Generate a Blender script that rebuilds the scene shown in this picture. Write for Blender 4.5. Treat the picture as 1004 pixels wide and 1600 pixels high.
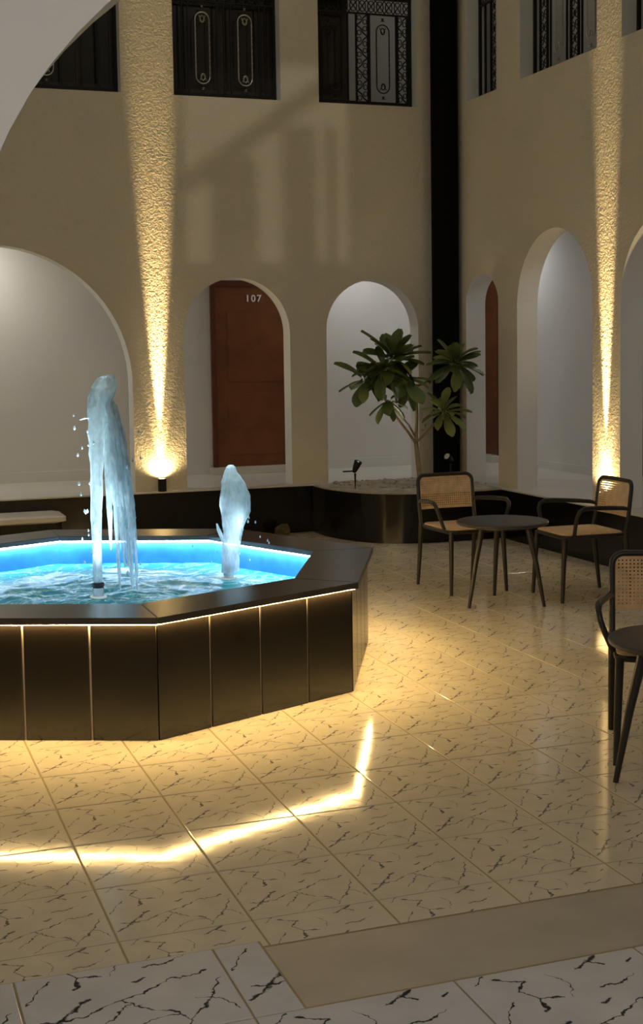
import bpy, bmesh, math, random
from mathutils import Vector, Matrix, noise
random.seed(7)
for o in list(bpy.data.objects): bpy.data.objects.remove(o)
S = bpy.context.scene; COL = S.collection
R = math.radians; PI = math.pi
cos, sin = math.cos, math.sin

# ------------------------------------------------------------------ camera, world, exposure
F_PX, CY_PX, YAW, PITCH, ROLL, EYE = 2089.7, 728.9, 0.33992, -0.08523, -0.01504, 1.6767
fwd = Vector((sin(YAW)*cos(PITCH), cos(YAW)*cos(PITCH), sin(PITCH)))
rgt = Vector((cos(YAW), -sin(YAW), 0)); upv = rgt.cross(fwd)
r2 = rgt*cos(ROLL)+upv*sin(ROLL); u2 = -rgt*sin(ROLL)+upv*cos(ROLL)
cam = bpy.data.cameras.new('camera'); camo = bpy.data.objects.new('camera', cam); COL.objects.link(camo)
m3 = Matrix((r2, u2, -fwd)).transposed(); camo.matrix_world = Matrix.Translation((0, 0, EYE)) @ m3.to_4x4()
cam.sensor_fit = 'VERTICAL'; cam.sensor_height = 36; cam.lens = F_PX/1600*36
cam.shift_y = (CY_PX-800)/1600; cam.clip_start = .05
S.camera = camo
def in_frame(p, m=40):
    v = Vector(p)-Vector((0, 0, EYE)); d = v.dot(fwd)
    if d < .1: return False
    x = 502+F_PX*v.dot(r2)/d; y = CY_PX-F_PX*v.dot(u2)/d
    return -m < x < 1004+m and -m < y < 1600+m

AMBIENT = .30
world = bpy.data.worlds.new('night_sky'); S.world = world; world.use_nodes = True
bg = world.node_tree.nodes['Background']; bg.inputs[0].default_value = (1, .92, .75, 1); bg.inputs[1].default_value = AMBIENT
S.view_settings.view_transform = 'Standard'; S.view_settings.look = 'None'
S.view_settings.gamma = 1; S.view_settings.use_curve_mapping = False; S.view_settings.exposure = 0
JET_FILL = 85
LED_WARM, LED_COOL = 235, 52          # fountain strips
LAMP_BACK, LAMP_RIGHT, LAMP_NEAR, LAMP_GALLERY = 16, 3.6, 74, 3
UP_NARROW, UP_MID, UP_WIDE = 4700, 110, 26

# ------------------------------------------------------------------ materials
def new_mat(name):
    m = bpy.data.materials.new(name); m.use_nodes = True
    nt = m.node_tree; return m, nt, nt.nodes, nt.links, nt.nodes['Principled BSDF']
def mat(name, col, rough=.5, spec=.5, metal=0, var=0, vscale=6, bump=0, bscale=40, col2=None, detail=4, bdist=.01, coat=0):
    m, nt, N, L, P = new_mat(name)
    P.inputs['Base Color'].default_value = (*col, 1); P.inputs['Roughness'].default_value = rough
    P.inputs['Specular IOR Level'].default_value = spec; P.inputs['Metallic'].default_value = metal
    P.inputs['Coat Weight'].default_value = coat
    tc = N.new('ShaderNodeTexCoord')
    if var or col2:
        n = N.new('ShaderNodeTexNoise'); n.inputs['Scale'].default_value = vscale; n.inputs['Detail'].default_value = detail
        L.new(tc.outputs['Object'], n.inputs['Vector'])
        r = N.new('ShaderNodeValToRGB'); r.color_ramp.elements[0].position = .35; r.color_ramp.elements[1].position = .65
        c2 = col2 or tuple(c*(1-var) for c in col)
        r.color_ramp.elements[0].color = (*c2, 1); r.color_ramp.elements[1].color = (*col, 1)
        L.new(n.outputs[0], r.inputs[0]); L.new(r.outputs[0], P.inputs['Base Color'])
    if bump:
        n = N.new('ShaderNodeTexNoise'); n.inputs['Scale'].default_value = bscale; n.inputs['Detail'].default_value = 5
        L.new(tc.outputs['Object'], n.inputs['Vector'])
        b = N.new('ShaderNodeBump'); b.inputs['Strength'].default_value = bump; b.inputs['Distance'].default_value = bdist
        L.new(n.outputs[0], b.inputs['Height']); L.new(b.outputs[0], P.inputs['Normal'])
    return m
def emit(name, col, s):
    m = bpy.data.materials.new(name); m.use_nodes = True; nt = m.node_tree; nt.nodes.clear()
    e = nt.nodes.new('ShaderNodeEmission'); e.inputs[0].default_value = (*col, 1); e.inputs[1].default_value = s
    o = nt.nodes.new('ShaderNodeOutputMaterial'); nt.links.new(e.outputs[0], o.inputs[0]); return m

VEINS = [  # (u, v downwards) polylines with width, one print repeated on every tile
 (.020, [(.03, .84), (.14, .73), (.30, .56)]), (.013, [(.06, .70), (.16, .72), (.27, .70)]),
 (.013, [(.16, .06), (.25, .12), (.31, .13)]), (.011, [(.31, .13), (.24, .22), (.31, .31), (.27, .44)]), (.011, [(.31, .31), (.43, .33)]),
 (.009, [(.27, .70), (.45, .62), (.58, .57), (.72, .50), (.90, .47)]), (.010, [(.45, .62), (.56, .74), (.66, .80), (.74, .93)]),
 (.008, [(.70, .97), (.83, .78), (.95, .57)]), (.014, [(.60, .12), (.70, .06), (.80, .00)]), (.010, [(.70, .06), (.76, .12)]),
 (.011, [(.62, .31), (.74, .32), (.85, .24)]), (.007, [(.32, .86), (.42, .74), (.49, .68)]), (.007, [(.03, .52), (.11, .36), (.16, .30)]),
 (.016, [(.88, .12), (.92, .10)]), (.015, [(.55, .46), (.60, .43)]), (.006, [(.40, .97), (.55, .86), (.68, .84)]), (.006, [(.45, .10), (.50, .22), (.47, .35)]),
 (.006, [(.08, .10), (.14, .02)]), (.006, [(.80, .70), (.90, .76), (.98, .88)])]
def marble(name, base, dark, rough, vw=1):
    m, nt, N, L, P = new_mat(name)
    uv = N.new('ShaderNodeUVMap')
    def nz(scale, amt, src):
        n = N.new('ShaderNodeTexNoise'); n.inputs['Scale'].default_value = scale; n.inputs['Detail'].default_value = 3
        L.new(uv.outputs[0], n.inputs['Vector'])
        s = N.new('ShaderNodeVectorMath'); s.operation = 'SUBTRACT'; s.inputs[1].default_value = (.5, .5, .5); L.new(n.outputs['Color'], s.inputs[0])
        k = N.new('ShaderNodeVectorMath'); k.operation = 'SCALE'; k.inputs['Scale'].default_value = amt; L.new(s.outputs[0], k.inputs[0])
        a = N.new('ShaderNodeVectorMath'); a.operation = 'ADD'; L.new(src, a.inputs[0]); L.new(k.outputs[0], a.inputs[1]); return a.outputs[0]
    p = nz(7, .10, uv.outputs[0]); p = nz(26, .045, p)
    fl = N.new('ShaderNodeVectorMath'); fl.operation = 'MULTIPLY'; fl.inputs[1].default_value = (1, 1, 0); L.new(p, fl.inputs[0]); p = fl.outputs[0]
    acc = None
    for w, pts in VEINS:
        for (a0, a1), (b0, b1) in zip(pts, pts[1:]):
            A = (a0, 1-a1, 0); B = (b0-a0, a1-b1, 0); q = B[0]**2+B[1]**2
            pa = N.new('ShaderNodeVectorMath'); pa.operation = 'SUBTRACT'; pa.inputs[1].default_value = A; L.new(p, pa.inputs[0])
            dt = N.new('ShaderNodeVectorMath'); dt.operation = 'DOT_PRODUCT'; dt.inputs[1].default_value = (B[0]/q, B[1]/q, 0); L.new(pa.outputs[0], dt.inputs[0])
            cl = N.new('ShaderNodeClamp'); L.new(dt.outputs['Value'], cl.inputs[0])
            sc = N.new('ShaderNodeVectorMath'); sc.operation = 'SCALE'; sc.inputs[0].default_value = B; L.new(cl.outputs[0], sc.inputs['Scale'])
            df = N.new('ShaderNodeVectorMath'); df.operation = 'SUBTRACT'; L.new(pa.outputs[0], df.inputs[0]); L.new(sc.outputs[0], df.inputs[1])
            ln = N.new('ShaderNodeVectorMath'); ln.operation = 'LENGTH'; L.new(df.outputs[0], ln.inputs[0])
            mu = N.new('ShaderNodeMath'); mu.operation = 'MULTIPLY'; mu.inputs[1].default_value = 1/(w*vw); L.new(ln.outputs['Value'], mu.inputs[0])
            if acc is None: acc = mu.outputs[0]
            else:
                mn = N.new('ShaderNodeMath'); mn.operation = 'MINIMUM'; L.new(acc, mn.inputs[0]); L.new(mu.outputs[0], mn.inputs[1]); acc = mn.outputs[0]
    n2 = N.new('ShaderNodeTexNoise'); n2.inputs['Scale'].default_value = 14; n2.inputs['Detail'].default_value = 3; L.new(uv.outputs[0], n2.inputs['Vector'])
    ad = N.new('ShaderNodeMath'); ad.operation = 'MULTIPLY_ADD'; ad.inputs[1].default_value = 2.2; ad.inputs[2].default_value = -1.1; L.new(n2.outputs[0], ad.inputs[0])
    sm = N.new('ShaderNodeMath'); sm.operation = 'ADD'; L.new(acc, sm.inputs[0]); L.new(ad.outputs[0], sm.inputs[1])
    mr = N.new('ShaderNodeMapRange'); mr.interpolation_type = 'SMOOTHSTEP'; mr.inputs['From Min'].default_value = .25; mr.inputs['From Max'].default_value = 1.15
    mr.inputs['To Min'].default_value = 1; mr.inputs['To Max'].default_value = 0; L.new(sm.outputs[0], mr.inputs['Value'])
    # soft grey clouding of the stone
    n3 = N.new('ShaderNodeTexNoise'); n3.inputs['Scale'].default_value = 3.5; n3.inputs['Detail'].default_value = 6; L.new(uv.outputs[0], n3.inputs['Vector'])
    rp = N.new('ShaderNodeValToRGB'); rp.color_ramp.elements[0].position = .3; rp.color_ramp.elements[1].position = .7
    rp.color_ramp.elements[0].color = (*[c*.86 for c in base], 1); rp.color_ramp.elements[1].color = (*base, 1); L.new(n3.outputs[0], rp.inputs[0])
    mx = N.new('ShaderNodeMix'); mx.data_type = 'RGBA'; mx.inputs[7].default_value = (*dark, 1)
    L.new(mr.outputs[0], mx.inputs[0]); L.new(rp.outputs[0], mx.inputs[6]); L.new(mx.outputs[2], P.inputs['Base Color'])
    P.inputs['Roughness'].default_value = rough; P.inputs['Specular IOR Level'].default_value = .12
    ob = N.new('ShaderNodeTexCoord'); nb = N.new('ShaderNodeTexNoise'); nb.inputs['Scale'].default_value = 9; L.new(ob.outputs['Object'], nb.inputs['Vector'])
    b = N.new('ShaderNodeBump'); b.inputs['Strength'].default_value = .06; b.inputs['Distance'].default_value = .01; L.new(nb.outputs[0], b.inputs['Height']); L.new(b.outputs[0], P.inputs['Normal'])
    return m

def stucco(name, col):
    m, nt, N, L, P = new_mat(name)
    g = N.new('ShaderNodeNewGeometry')
    n = N.new('ShaderNodeTexNoise'); n.inputs['Scale'].default_value = 1.2; n.inputs['Detail'].default_value = 5; L.new(g.outputs['Position'], n.inputs['Vector'])
    r = N.new('ShaderNodeValToRGB'); r.color_ramp.elements[0].position = .3; r.color_ramp.elements[1].position = .7
    r.color_ramp.elements[0].color = (*[c*.93 for c in col], 1); r.color_ramp.elements[1].color = (*col, 1)
    L.new(n.outputs[0], r.inputs[0]); L.new(r.outputs[0], P.inputs['Base Color'])
    P.inputs['Roughness'].default_value = .85; P.inputs['Specular IOR Level'].default_value = .2
    a = N.new('ShaderNodeTexNoise'); a.inputs['Scale'].default_value = 46; a.inputs['Detail'].default_value = 4; a.inputs['Distortion'].default_value = .6; L.new(g.outputs['Position'], a.inputs['Vector'])
    b = N.new('ShaderNodeBump'); b.inputs['Strength'].default_value = 1; b.inputs['Distance'].default_value = .009
    L.new(a.outputs[0], b.inputs['Height']); L.new(b.outputs[0], P.inputs['Normal']); return m

M = dict(
 wall=stucco('cream_stucco', (.70, .625, .485)),
 white=mat('white_plaster', (.70, .69, .66), .8, .2, var=.05, vscale=1.5, bump=.1, bscale=60, bdist=.002),
 tile=marble('cream_veined_marble', (.62, .545, .41), (.13, .11, .11), .085, .62),
 tile_white=marble('white_veined_marble', (.56, .55, .54), (.03, .028, .035), .16, .72),
 grout=mat('sandy_grout', (.32, .24, .12), .8, var=.2),
 cement=mat('grey_cement_screed', (.40, .35, .28), .6, .3, var=.12, vscale=4, bump=.05, bscale=30),
 corridor=mat('pale_corridor_floor', (.62, .59, .52), .3, .4, var=.08, vscale=3),
 black=mat('polished_black_stone', (.008, .007, .006), .16, .35, var=.3, vscale=5),
 black_matt=mat('black_paint', (.002, .002, .002), .7, .08),
 clad=mat('dark_brown_granite', (.007, .0052, .0036), .13, .75, var=.2, vscale=40),
 coping=mat('black_granite_coping', (.070, .061, .052), .26, .5, var=.4, vscale=7),
 joint=mat('pale_joint_grout', (.62, .50, .36), .7),
 pool=mat('blue_pool_tile', (.05, .30, .72), .3, .4, var=.25, vscale=9),
 pool_floor=mat('turquoise_pool_floor', (.22, .62, .62), .4, .4, var=.2, vscale=6),
 door=mat('red_brown_veneer', (.185, .060, .017), .38, .4, var=.25, vscale=5),
 frame=mat('dark_door_frame', (.12, .030, .010), .45, .4, var=.2),
 iron=mat('black_wrought_iron', (.010, .009, .008), .4, .4, metal=.2),
 silver=mat('silvered_scrollwork', (.50, .47, .42), .3, .5, metal=.9),
 bronze=mat('dark_bronze_metal', (.030, .026, .022), .38, .5, metal=.3),
 cane=mat('honey_cane', (.78, .53, .29), .55, .3, var=.2, vscale=25),
 ttop=mat('charcoal_table_top', (.045, .042, .042), .4, .4, var=.15, vscale=12),
 bark=mat('pale_frangipani_bark', (.34, .26, .16), .8, .2, var=.3, vscale=18, bump=.3, bscale=50),
 leaf=mat('dark_green_leaf', (.115, .165, .036), .4, .45, var=.45, vscale=7),
 leaf_pale=mat('olive_green_leaf', (.22, .25, .065), .45, .4, var=.35, vscale=7),
 midrib=mat('pale_midrib', (.16, .20, .06), .5),
 soil=mat('gravel_soil', (.52, .47, .38), .9, .2, var=.3, vscale=14, bump=.8, bscale=35, bdist=.02),
 rock=mat('mossy_stone', (.12, .10, .04), .9, .2, var=.5, vscale=12, bump=.5, bscale=20),
 led_warm=emit('warm_led', (1, .68, .26), LED_WARM), led_cool=emit('cool_led', (.72, .88, 1), LED_COOL),
 lens=emit('lit_lens', (1, .80, .45), 60), lens_small=emit('dim_lens', (1, .95, .85), 3), lamp=emit('lamp_diffuser', (1, .97, .9), 8),
 steel=mat('nozzle_steel', (.62, .62, .60), .25, .5, metal=.7), rubber=mat('black_rubber', (.01, .01, .01), .5, .3),
 fill_ring_glow=emit('jet_fill_emitter', (.8, .95, 1), .5), text=mat('white_numeral', (.85, .85, .82), .5),
)

# ------------------------------------------------------------------ mesh helpers
class MB:
    def __init__(s): s.v = []; s.f = []; s.smooth = False; s.uv = None
    def add(s, vs, fs):
        n = len(s.v); s.v += [tuple(v) for v in vs]; s.f += [tuple(i+n for i in f) for f in fs]; return s
    def box(s, x0, y0, z0, x1, y1, z1, b=0):
        if b:
            bm = bmesh.new(); bmesh.ops.create_cube(bm, size=1)
            for v in bm.verts: v.co = Vector(((x0+x1)/2+v.co.x*(x1-x0), (y0+y1)/2+v.co.y*(y1-y0), (z0+z1)/2+v.co.z*(z1-z0)))
            bmesh.ops.bevel(bm, geom=bm.edges[:], offset=b, segments=2, affect='EDGES', profile=.5)
            bm.verts.index_update(); s.add([v.co for v in bm.verts], [[v.index for v in f.verts] for f in bm.faces]); bm.free(); return s
        return s.add([(x0,y0,z0),(x1,y0,z0),(x1,y1,z0),(x0,y1,z0),(x0,y0,z1),(x1,y0,z1),(x1,y1,z1),(x0,y1,z1)],
                     [(0,3,2,1),(4,5,6,7),(0,1,5,4),(1,2,6,5),(2,3,7,6),(3,0,4,7)])
    def prism(s, poly, z0, z1):
        n = len(poly)
        return s.add([(x, y, z0) for x, y in poly]+[(x, y, z1) for x, y in poly],
                     [tuple(range(n-1, -1, -1)), tuple(range(n, 2*n))]+[(i, (i+1) % n, n+(i+1) % n, n+i) for i in range(n)])
    def tube(s, pts, rad, n=8, closed=False, cap=True):
        pts = [Vector(p) for p in pts]; k = len(pts)
        rs = rad if isinstance(rad, (list, tuple)) else [rad]*k
        rings = []; nrm = None
        for i, p in enumerate(pts):
            if closed: t = pts[(i+1) % k]-pts[i-1]
            else: t = pts[min(i+1, k-1)]-pts[max(i-1, 0)]
            t.normalize()
            if nrm is None: nrm = t.orthogonal().normalized()
            nrm = (nrm-t*nrm.dot(t)).normalized(); bn = t.cross(nrm)
            rings.append([p+(nrm*cos(2*PI*j/n+PI/n)+bn*sin(2*PI*j/n+PI/n))*rs[i] for j in range(n)])
        vs = [v for r in rings for v in r]; fs = []
        for i in range(k if closed else k-1):
            a = i*n; b = ((i+1) % k)*n
            fs += [(a+j, a+(j+1) % n, b+(j+1) % n, b+j) for j in range(n)]
        if cap and not closed: fs += [tuple(range(n-1, -1, -1)), tuple(range((k-1)*n, k*n))]
        return s.add(vs, fs)
    def lathe(s, prof, n=24, c=(0, 0, 0)):
        vs = [(c[0]+r*cos(2*PI*j/n), c[1]+r*sin(2*PI*j/n), c[2]+z) for r, z in prof for j in range(n)]
        fs = [(i*n+j, i*n+(j+1) % n, (i+1)*n+(j+1) % n, (i+1)*n+j) for i in range(len(prof)-1) for j in range(n)]
        fs += [tuple(range(n-1, -1, -1)), tuple(range((len(prof)-1)*n, len(prof)*n))]
        return s.add(vs, fs)
    def mesh(s, name, m, smooth=False, merge=0):
        me = bpy.data.meshes.new(name); me.from_pydata(s.v, [], s.f); me.materials.append(m)
        bm = bmesh.new(); bm.from_mesh(me)
        if merge: bmesh.ops.remove_doubles(bm, verts=bm.verts, dist=merge)
        bmesh.ops.recalc_face_normals(bm, faces=bm.faces); bm.to_mesh(me); bm.free()
        if smooth:
            for p in me.polygons: p.use_smooth = True
            me.set_sharp_from_angle(angle=R(smooth if smooth is not True else 50))
        return me
    def build(s, name, m, parent=None, smooth=False, merge=0, loc=None):
        return link(name, s.mesh(name, m, smooth, merge), parent, loc)
def link(name, data, parent=None, loc=None):
    o = bpy.data.objects.new(name, data); COL.objects.link(o)
    if parent: o.parent = parent
    if loc: o.location = loc
    return o
def tag(o, label, cat=None, group=None, kind=None):
    o['label'] = label
    if cat: o['category'] = cat
    if group: o['group'] = group
    if kind: o['kind'] = kind
    return o
def empty(name, loc, label, cat, group=None, rz=0):
    o = link(name, None, None, loc); o.rotation_euler = (0, 0, rz); o.empty_display_size = .1
    return tag(o, label, cat, group)
def struct(o, label=None):
    o['kind'] = 'structure'
    if label: o['label'] = label
    return o
def spot(name, loc, aim, power, ang, blend, col, rad, parent=None):
    l = bpy.data.lights.new(name, 'SPOT'); l.energy = power; l.spot_size = R(ang); l.spot_blend = blend; l.color = col; l.shadow_soft_size = rad
    o = link(name, l, parent, loc); d = Vector(aim); o.rotation_euler = d.to_track_quat('-Z', 'Y').to_euler(); return o
def arc(c, r, a0, a1, n): return [(c[0]+r*cos(a0+(a1-a0)*i/n), c[1]+r*sin(a0+(a1-a0)*i/n)) for i in range(n+1)]

# ------------------------------------------------------------------ structure: walls with arches
BY, RX, T, ZP = 11.88, 5.55, .20, .444     # back wall face, right wall face, wall thickness, plinth height
ZTOP, SILL, HEAD = 7.0, 3.98, 6.2
def round_arch(a, b, spring, rise=None):
    rise = rise if rise is not None else (b-a)/2
    return lambda u: spring+rise*math.sqrt(max(0, 1-((u-(a+b)/2)/((b-a)/2))**2))
def wall(name, fn, u0, u1, z0, z1, ops, mtl, label):
    """ops: (ua, ub, zbottom, top function); fn(u, t, z) maps wall space to the world, t = depth into the wall"""
    us = {u0, u1}
    for a, b, zb, tf in ops:
        n = 40 if callable(tf) else 1
        us |= {(a+b)/2-(b-a)/2*cos(PI*i/n) if callable(tf) else (a, b)[i] for i in range(n+1)}
    us = sorted(us); us = [u for i, u in enumerate(us) if i == 0 or u-us[i-1] > 1e-5]
    mb = MB(); rev = MB()
    def q(*p, r=0): (rev if r else mb).add(p, [(0, 1, 2, 3)])
    tz = lambda tf, u: tf(u) if callable(tf) else tf
    for ua, ub in zip(us, us[1:]):
        um = (ua+ub)/2; hole = sorted([o for o in ops if o[0] < um < o[1]], key=lambda o: o[2])
        lo = (z0, z0)
        for o in hole+[None]:
            hi = (o[2], o[2]) if o else (z1, z1)
            if hi[0] > lo[0]+1e-4 or hi[1] > lo[1]+1e-4:
                for t in (0, T): q(fn(ua, t, lo[0]), fn(ub, t, lo[1]), fn(ub, t, hi[1]), fn(ua, t, hi[0]))
                if lo != (z0, z0): q(fn(ua, 0, lo[0]), fn(ub, 0, lo[1]), fn(ub, T, lo[1]), fn(ua, T, lo[0]), r=1)
                if o: q(fn(ua, 0, hi[0]), fn(ub, 0, hi[1]), fn(ub, T, hi[1]), fn(ua, T, hi[0]), r=1)
            if o: lo = (tz(o[3], ua), tz(o[3], ub))
    for a, b, zb, tf in ops:
        for e in (a, b): q(fn(e, 0, zb), fn(e, T, zb), fn(e, T, tz(tf, e)), fn(e, 0, tz(tf, e)), r=1)
    w = struct(mb.build(name, mtl, merge=1e-4), label)
    rev.build('reveal', M['white'], w, merge=1e-4)['label'] = 'white plastered reveals of the openings'
    return w
big = (-.02, 2.42, ZP, round_arch(-.02, 2.42, 1.42))
back_ops = [big, (2.90, 3.91, ZP, round_arch(2.90, 3.91, 1.86)), (4.27, 5.21, ZP, round_arch(4.27, 5.21, 1.88)),
            (-1.47, -.46, ZP, round_arch(-1.47, -.46, 1.86)), (-2.77, -1.83, ZP, round_arch(-2.77, -1.83, 1.88)),
            (.02, 2.385, SILL, HEAD), (2.86, 3.86, SILL, HEAD), (4.23, 5.22, SILL, HEAD), (-1.42, -.42, SILL, HEAD)]
wall('wall_back', lambda u, t, z: (u, BY+t, z), -3.1, RX, ZP, ZTOP, back_ops, M['wall'], 'cream stucco back wall of the courtyard with round arches below and railed openings above')
right_ops = [(10.87, 11.53, ZP, round_arch(10.87, 11.53, 2.10, .27)), (9.25, 10.51, ZP, round_arch(9.25, 10.51, 2.04)), (7.60, 8.85, ZP, round_arch(7.60, 8.85, 2.04)),
             (5.95, 7.20, ZP, round_arch(5.95, 7.20, 2.04)), (10.89, 11.50, SILL, HEAD), (9.20, 10.45, SILL, HEAD), (7.60, 8.85, SILL, HEAD), (5.95, 7.20, SILL, HEAD)]
wall('wall_right', lambda u, t, z: (RX+t, u, z), 3.5, BY, ZP, ZTOP, right_ops, M['wall'], 'cream stucco right wall of the courtyard with arches and railed openings')
LX = -3.1
wall('wall_left', lambda u, t, z: (LX-t, u, z), 3.5, BY, .0, ZTOP, [(9.25, 10.51, ZP, round_arch(9.25, 10.51, 2.04)), (7.60, 8.85, ZP, round_arch(7.60, 8.85, 2.04))], M['wall'], 'cream stucco left wall of the courtyard outside the frame')
near_ops = [(.28, 3.22, 0, round_arch(.28, 3.22, 1.77, 1.16)), (-.03, .45, 5.08, 5.58)]
wall('wall_front', lambda u, t, z: (u, 3.3+t, z), LX, RX, .0, ZTOP, near_ops, M['white'], 'white plaster wall whose arch frames the view at the upper left')
# corridors behind the arches and galleries above them
CB, CR = 13.3, 6.78
struct(MB().box(-3.3, CB, 0, 5.95, CB+.15, ZTOP).build('wall_corridor_back', M['white']), 'white plaster wall along the corridor behind the back arches')
struct(MB().box(CR, 1.0, 0, CR+.15, 15, ZTOP).build('wall_corridor_right', M['white']), 'white plaster wall along the corridor behind the right arches')
struct(MB().box(5.8, CB+.15, 0, 5.95, 15, ZTOP).box(5.8, 15, 0, CR+.15, 15.15, ZTOP).build('wall_corridor_end', M['white']), 'white plaster walls closing the far end of the right corridor')
struct(MB().box(-3.3, BY+T, 3.0, 5.95, CB, 3.4).box(5.95, BY+T, 3.0, CR, 15, 3.4).box(RX+T, 3.5, 3.0, CR, BY+T, 3.4).build('ceiling', M['white']), 'white corridor ceiling under the upper gallery')
struct(MB().box(-3.3, BY+T, ZTOP, 5.95, CB, ZTOP+.1).box(5.95, BY+T, ZTOP, CR, 15, ZTOP+.1).box(RX+T, 3.5, ZTOP, CR, BY+T, ZTOP+.1).build('ceiling', M['white']), 'ceiling over the upper gallery')
# near corridor where the camera stands
struct(MB().box(-3.3, -2.0, 3.1, 5.7, 3.3, 3.3).build('ceiling', M['white']), 'white ceiling of the near corridor above the viewer')
struct(MB().box(-3.3, -2.15, 0, 5.7, -2.0, 3.3).build('wall_near', M['white']), 'white plaster wall behind the viewer')

# plinth carrying the corridors
struct(MB().box(-3.3, BY-.09, 0, RX-.085, CB, ZP-.012).box(RX-.085, 3.5, 0, CR, 15, ZP-.012).build('trim_1', M['black']), 'black polished plinth under the arcades')
struct(MB().box(-3.3, BY-.09, ZP-.012, RX-.085, CB, ZP).box(RX-.085, 3.5, ZP-.012, CR, 15, ZP).build('floor', M['corridor']), 'pale corridor floor on top of the black plinth')
bb = MB().box(-3.3, CB-.015, ZP, 3.5, CB, ZP+.10); bb.box(4.5, CB-.015, ZP, 5.95, CB, ZP+.10)
struct(bb.build('baseboard_back', M['white']), 'low white skirting along the back corridor wall')
struct(MB().box(CR-.015, 3.5, ZP, CR, 9.5, ZP+.08).box(CR-.015, 10.53, ZP, CR, 13.1, ZP+.08).build('baseboard_right', M['white']), 'low white skirting along the right corridor wall')

# doors
def door(name, label, u0, u1, ztop, fn, number=None):
    mb = MB()
    def bx(m_, a0, a1, d0, d1, z0, z1):
        ps = [Vector(fn(a, d)) for a in (a0, a1) for d in (d0, d1)]
        xs = [p.x for p in ps]; ys = [p.y for p in ps]
        return m_.box(min(xs), min(ys), z0, max(xs), max(ys), z1, .004)
    z0 = ZP+.07
    root = bx(MB(), u0+.05, u1-.05, -.03, -.005, z0, ztop-.05).build(name, M['door']); struct(root, label)
    fr = MB(); bx(fr, u0, u0+.05, -.05, -.002, z0, ztop); bx(fr, u1-.05, u1, -.05, -.002, z0, ztop); bx(fr, u0, u1, -.051, -.002, ztop-.06, ztop)
    o = fr.build('door_frame', M['frame'], root); o['label'] = 'darker frame around the door leaf'
    for a, b in ((z0+.12, z0+.75), (z0+.87, ztop-.32)):
        pf = MB(); w0, w1 = u0+.17, u1-.17
        bx(pf, w0, w1, -.036, -.029, a, b); pf.build('raised_panel', M['door'], root)
    o = bx(MB(), u0-.04, u1+.04, -.16, -.001, ZP, z0).build('threshold', M['corridor'], root); o['label'] = 'pale stone threshold'
    k = MB(); p = Vector(fn(u1-.13, -.06)); k.lathe([(.0, -.02), (.02, -.02), (.024, 0), (.02, .02), (0, .02)], 12, (p.x, p.y, z0+.95))
    o = k.build('door_knob', M['steel'], root, True); o['label'] = 'steel knob'
    return root
d1 = door('door_1', 'red-brown door numbered 107 behind the narrow back arch', 3.52, 4.47, 2.42, lambda u, d: (u, CB+d, 0))
d2 = door('door_2', 'red-brown door glimpsed as a sliver through the narrow arch beside the black column', 13.18, 14.2, 2.5, lambda u, d: (CR+d, u, 0))
d3 = door('door_3', 'red-brown door at the right edge, seen through the rightmost arch', 9.50, 10.49, 2.2, lambda u, d: (CR+d, u, 0))
fc = bpy.data.curves.new('number', 'FONT'); fc.body = '107'; fc.size = .098; fc.extrude = .002; fc.offset = .002; fc.space_character = 1.25; fc.align_x = 'CENTER'
fo = bpy.data.objects.new('number', fc); COL.objects.link(fo); nm = bpy.data.meshes.new_from_object(fo.evaluated_get(bpy.context.evaluated_depsgraph_get())); bpy.data.objects.remove(fo)
nm.materials.clear(); nm.materials.append(M['text'])
no = link('door_number', nm, d1, (3.975, CB-.040, 2.205)); no.rotation_euler = (PI/2, 0, 0); no['label'] = 'white numerals reading 107'

# ------------------------------------------------------------------ courtyard floor of tiles
OCT = [(1.22, 5.62), (2.30, 6.08), (2.79, 7.12), (2.31, 8.25), (1.22, 8.72), (.13, 8.25), (-.35, 7.12), (.13, 6.08)]
OC = Vector((1.22, 7.17))
def oct_s(k): return [((x-OC.x)*k+OC.x, (y-OC.y)*k+OC.y) for x, y in OCT]
def in_oct(x, y, k=1):
    P = oct_s(k); return all((P[(i+1) % 8][0]-P[i][0])*(y-P[i][1])-(P[(i+1) % 8][1]-P[i][1])*(x-P[i][0]) > 0 for i in range(8))
floor = struct(MB().box(LX, 3.42, -.12, RX, BY, -.0025).build('floor', M['grout']), 'courtyard floor of cream veined marble tiles around the fountain')
def tile_mesh(name, w, h, m, g=.003, uv=(1, 1), off=(0, 0)):
    mb = MB(); b = .0025
    lo = [(g, g), (w-g, g), (w-g, h-g), (g, h-g)]; hi = [(g+b, g+b), (w-g-b, g+b), (w-g-b, h-g-b), (g+b, h-g-b)]
    mb.v = [(x, y, -.010) for x, y in lo]+[(x, y, -.0015) for x, y in lo]+[(x, y, 0) for x, y in hi]
    mb.f = [(8, 9, 10, 11)]+[(i, (i+1) % 4, 4+(i+1) % 4, 4+i) for i in range(4)]+[(4+i, 4+(i+1) % 4, 8+(i+1) % 4, 8+i) for i in range(4)]
    me = mb.mesh(name, m); l = me.uv_layers.new(name='UVMap')
    for lp in me.loops:
        c = me.vertices[lp.vertex_index].co; l.data[lp.index].uv = (off[0]+c.x/uv[0], off[1]+c.y/uv[1])
    return me
TX0, TY0, TS = .6687, 3.699, .40
tme = tile_mesh('tile', TS, TS, M['tile'], uv=(TS, TS)); spare = []
cells = []
for i in range(-10, 13):
    for j in range(-1, 21):
        x, y = TX0+i*TS, TY0+j*TS
        if x < LX or x+TS > RX+.02 or y+TS > BY: continue
        if all(in_oct(x+a*TS, y+b*TS, .97) for a in (0, 1) for b in (0, 1)): continue
        if j == -1:
            spare.append((i, j)); continue
        cells.append((i, j, in_frame((x+TS/2, y+TS/2, 0), 60) and not (y > 10.9 and 4.2 < x)))
n = 0
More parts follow.
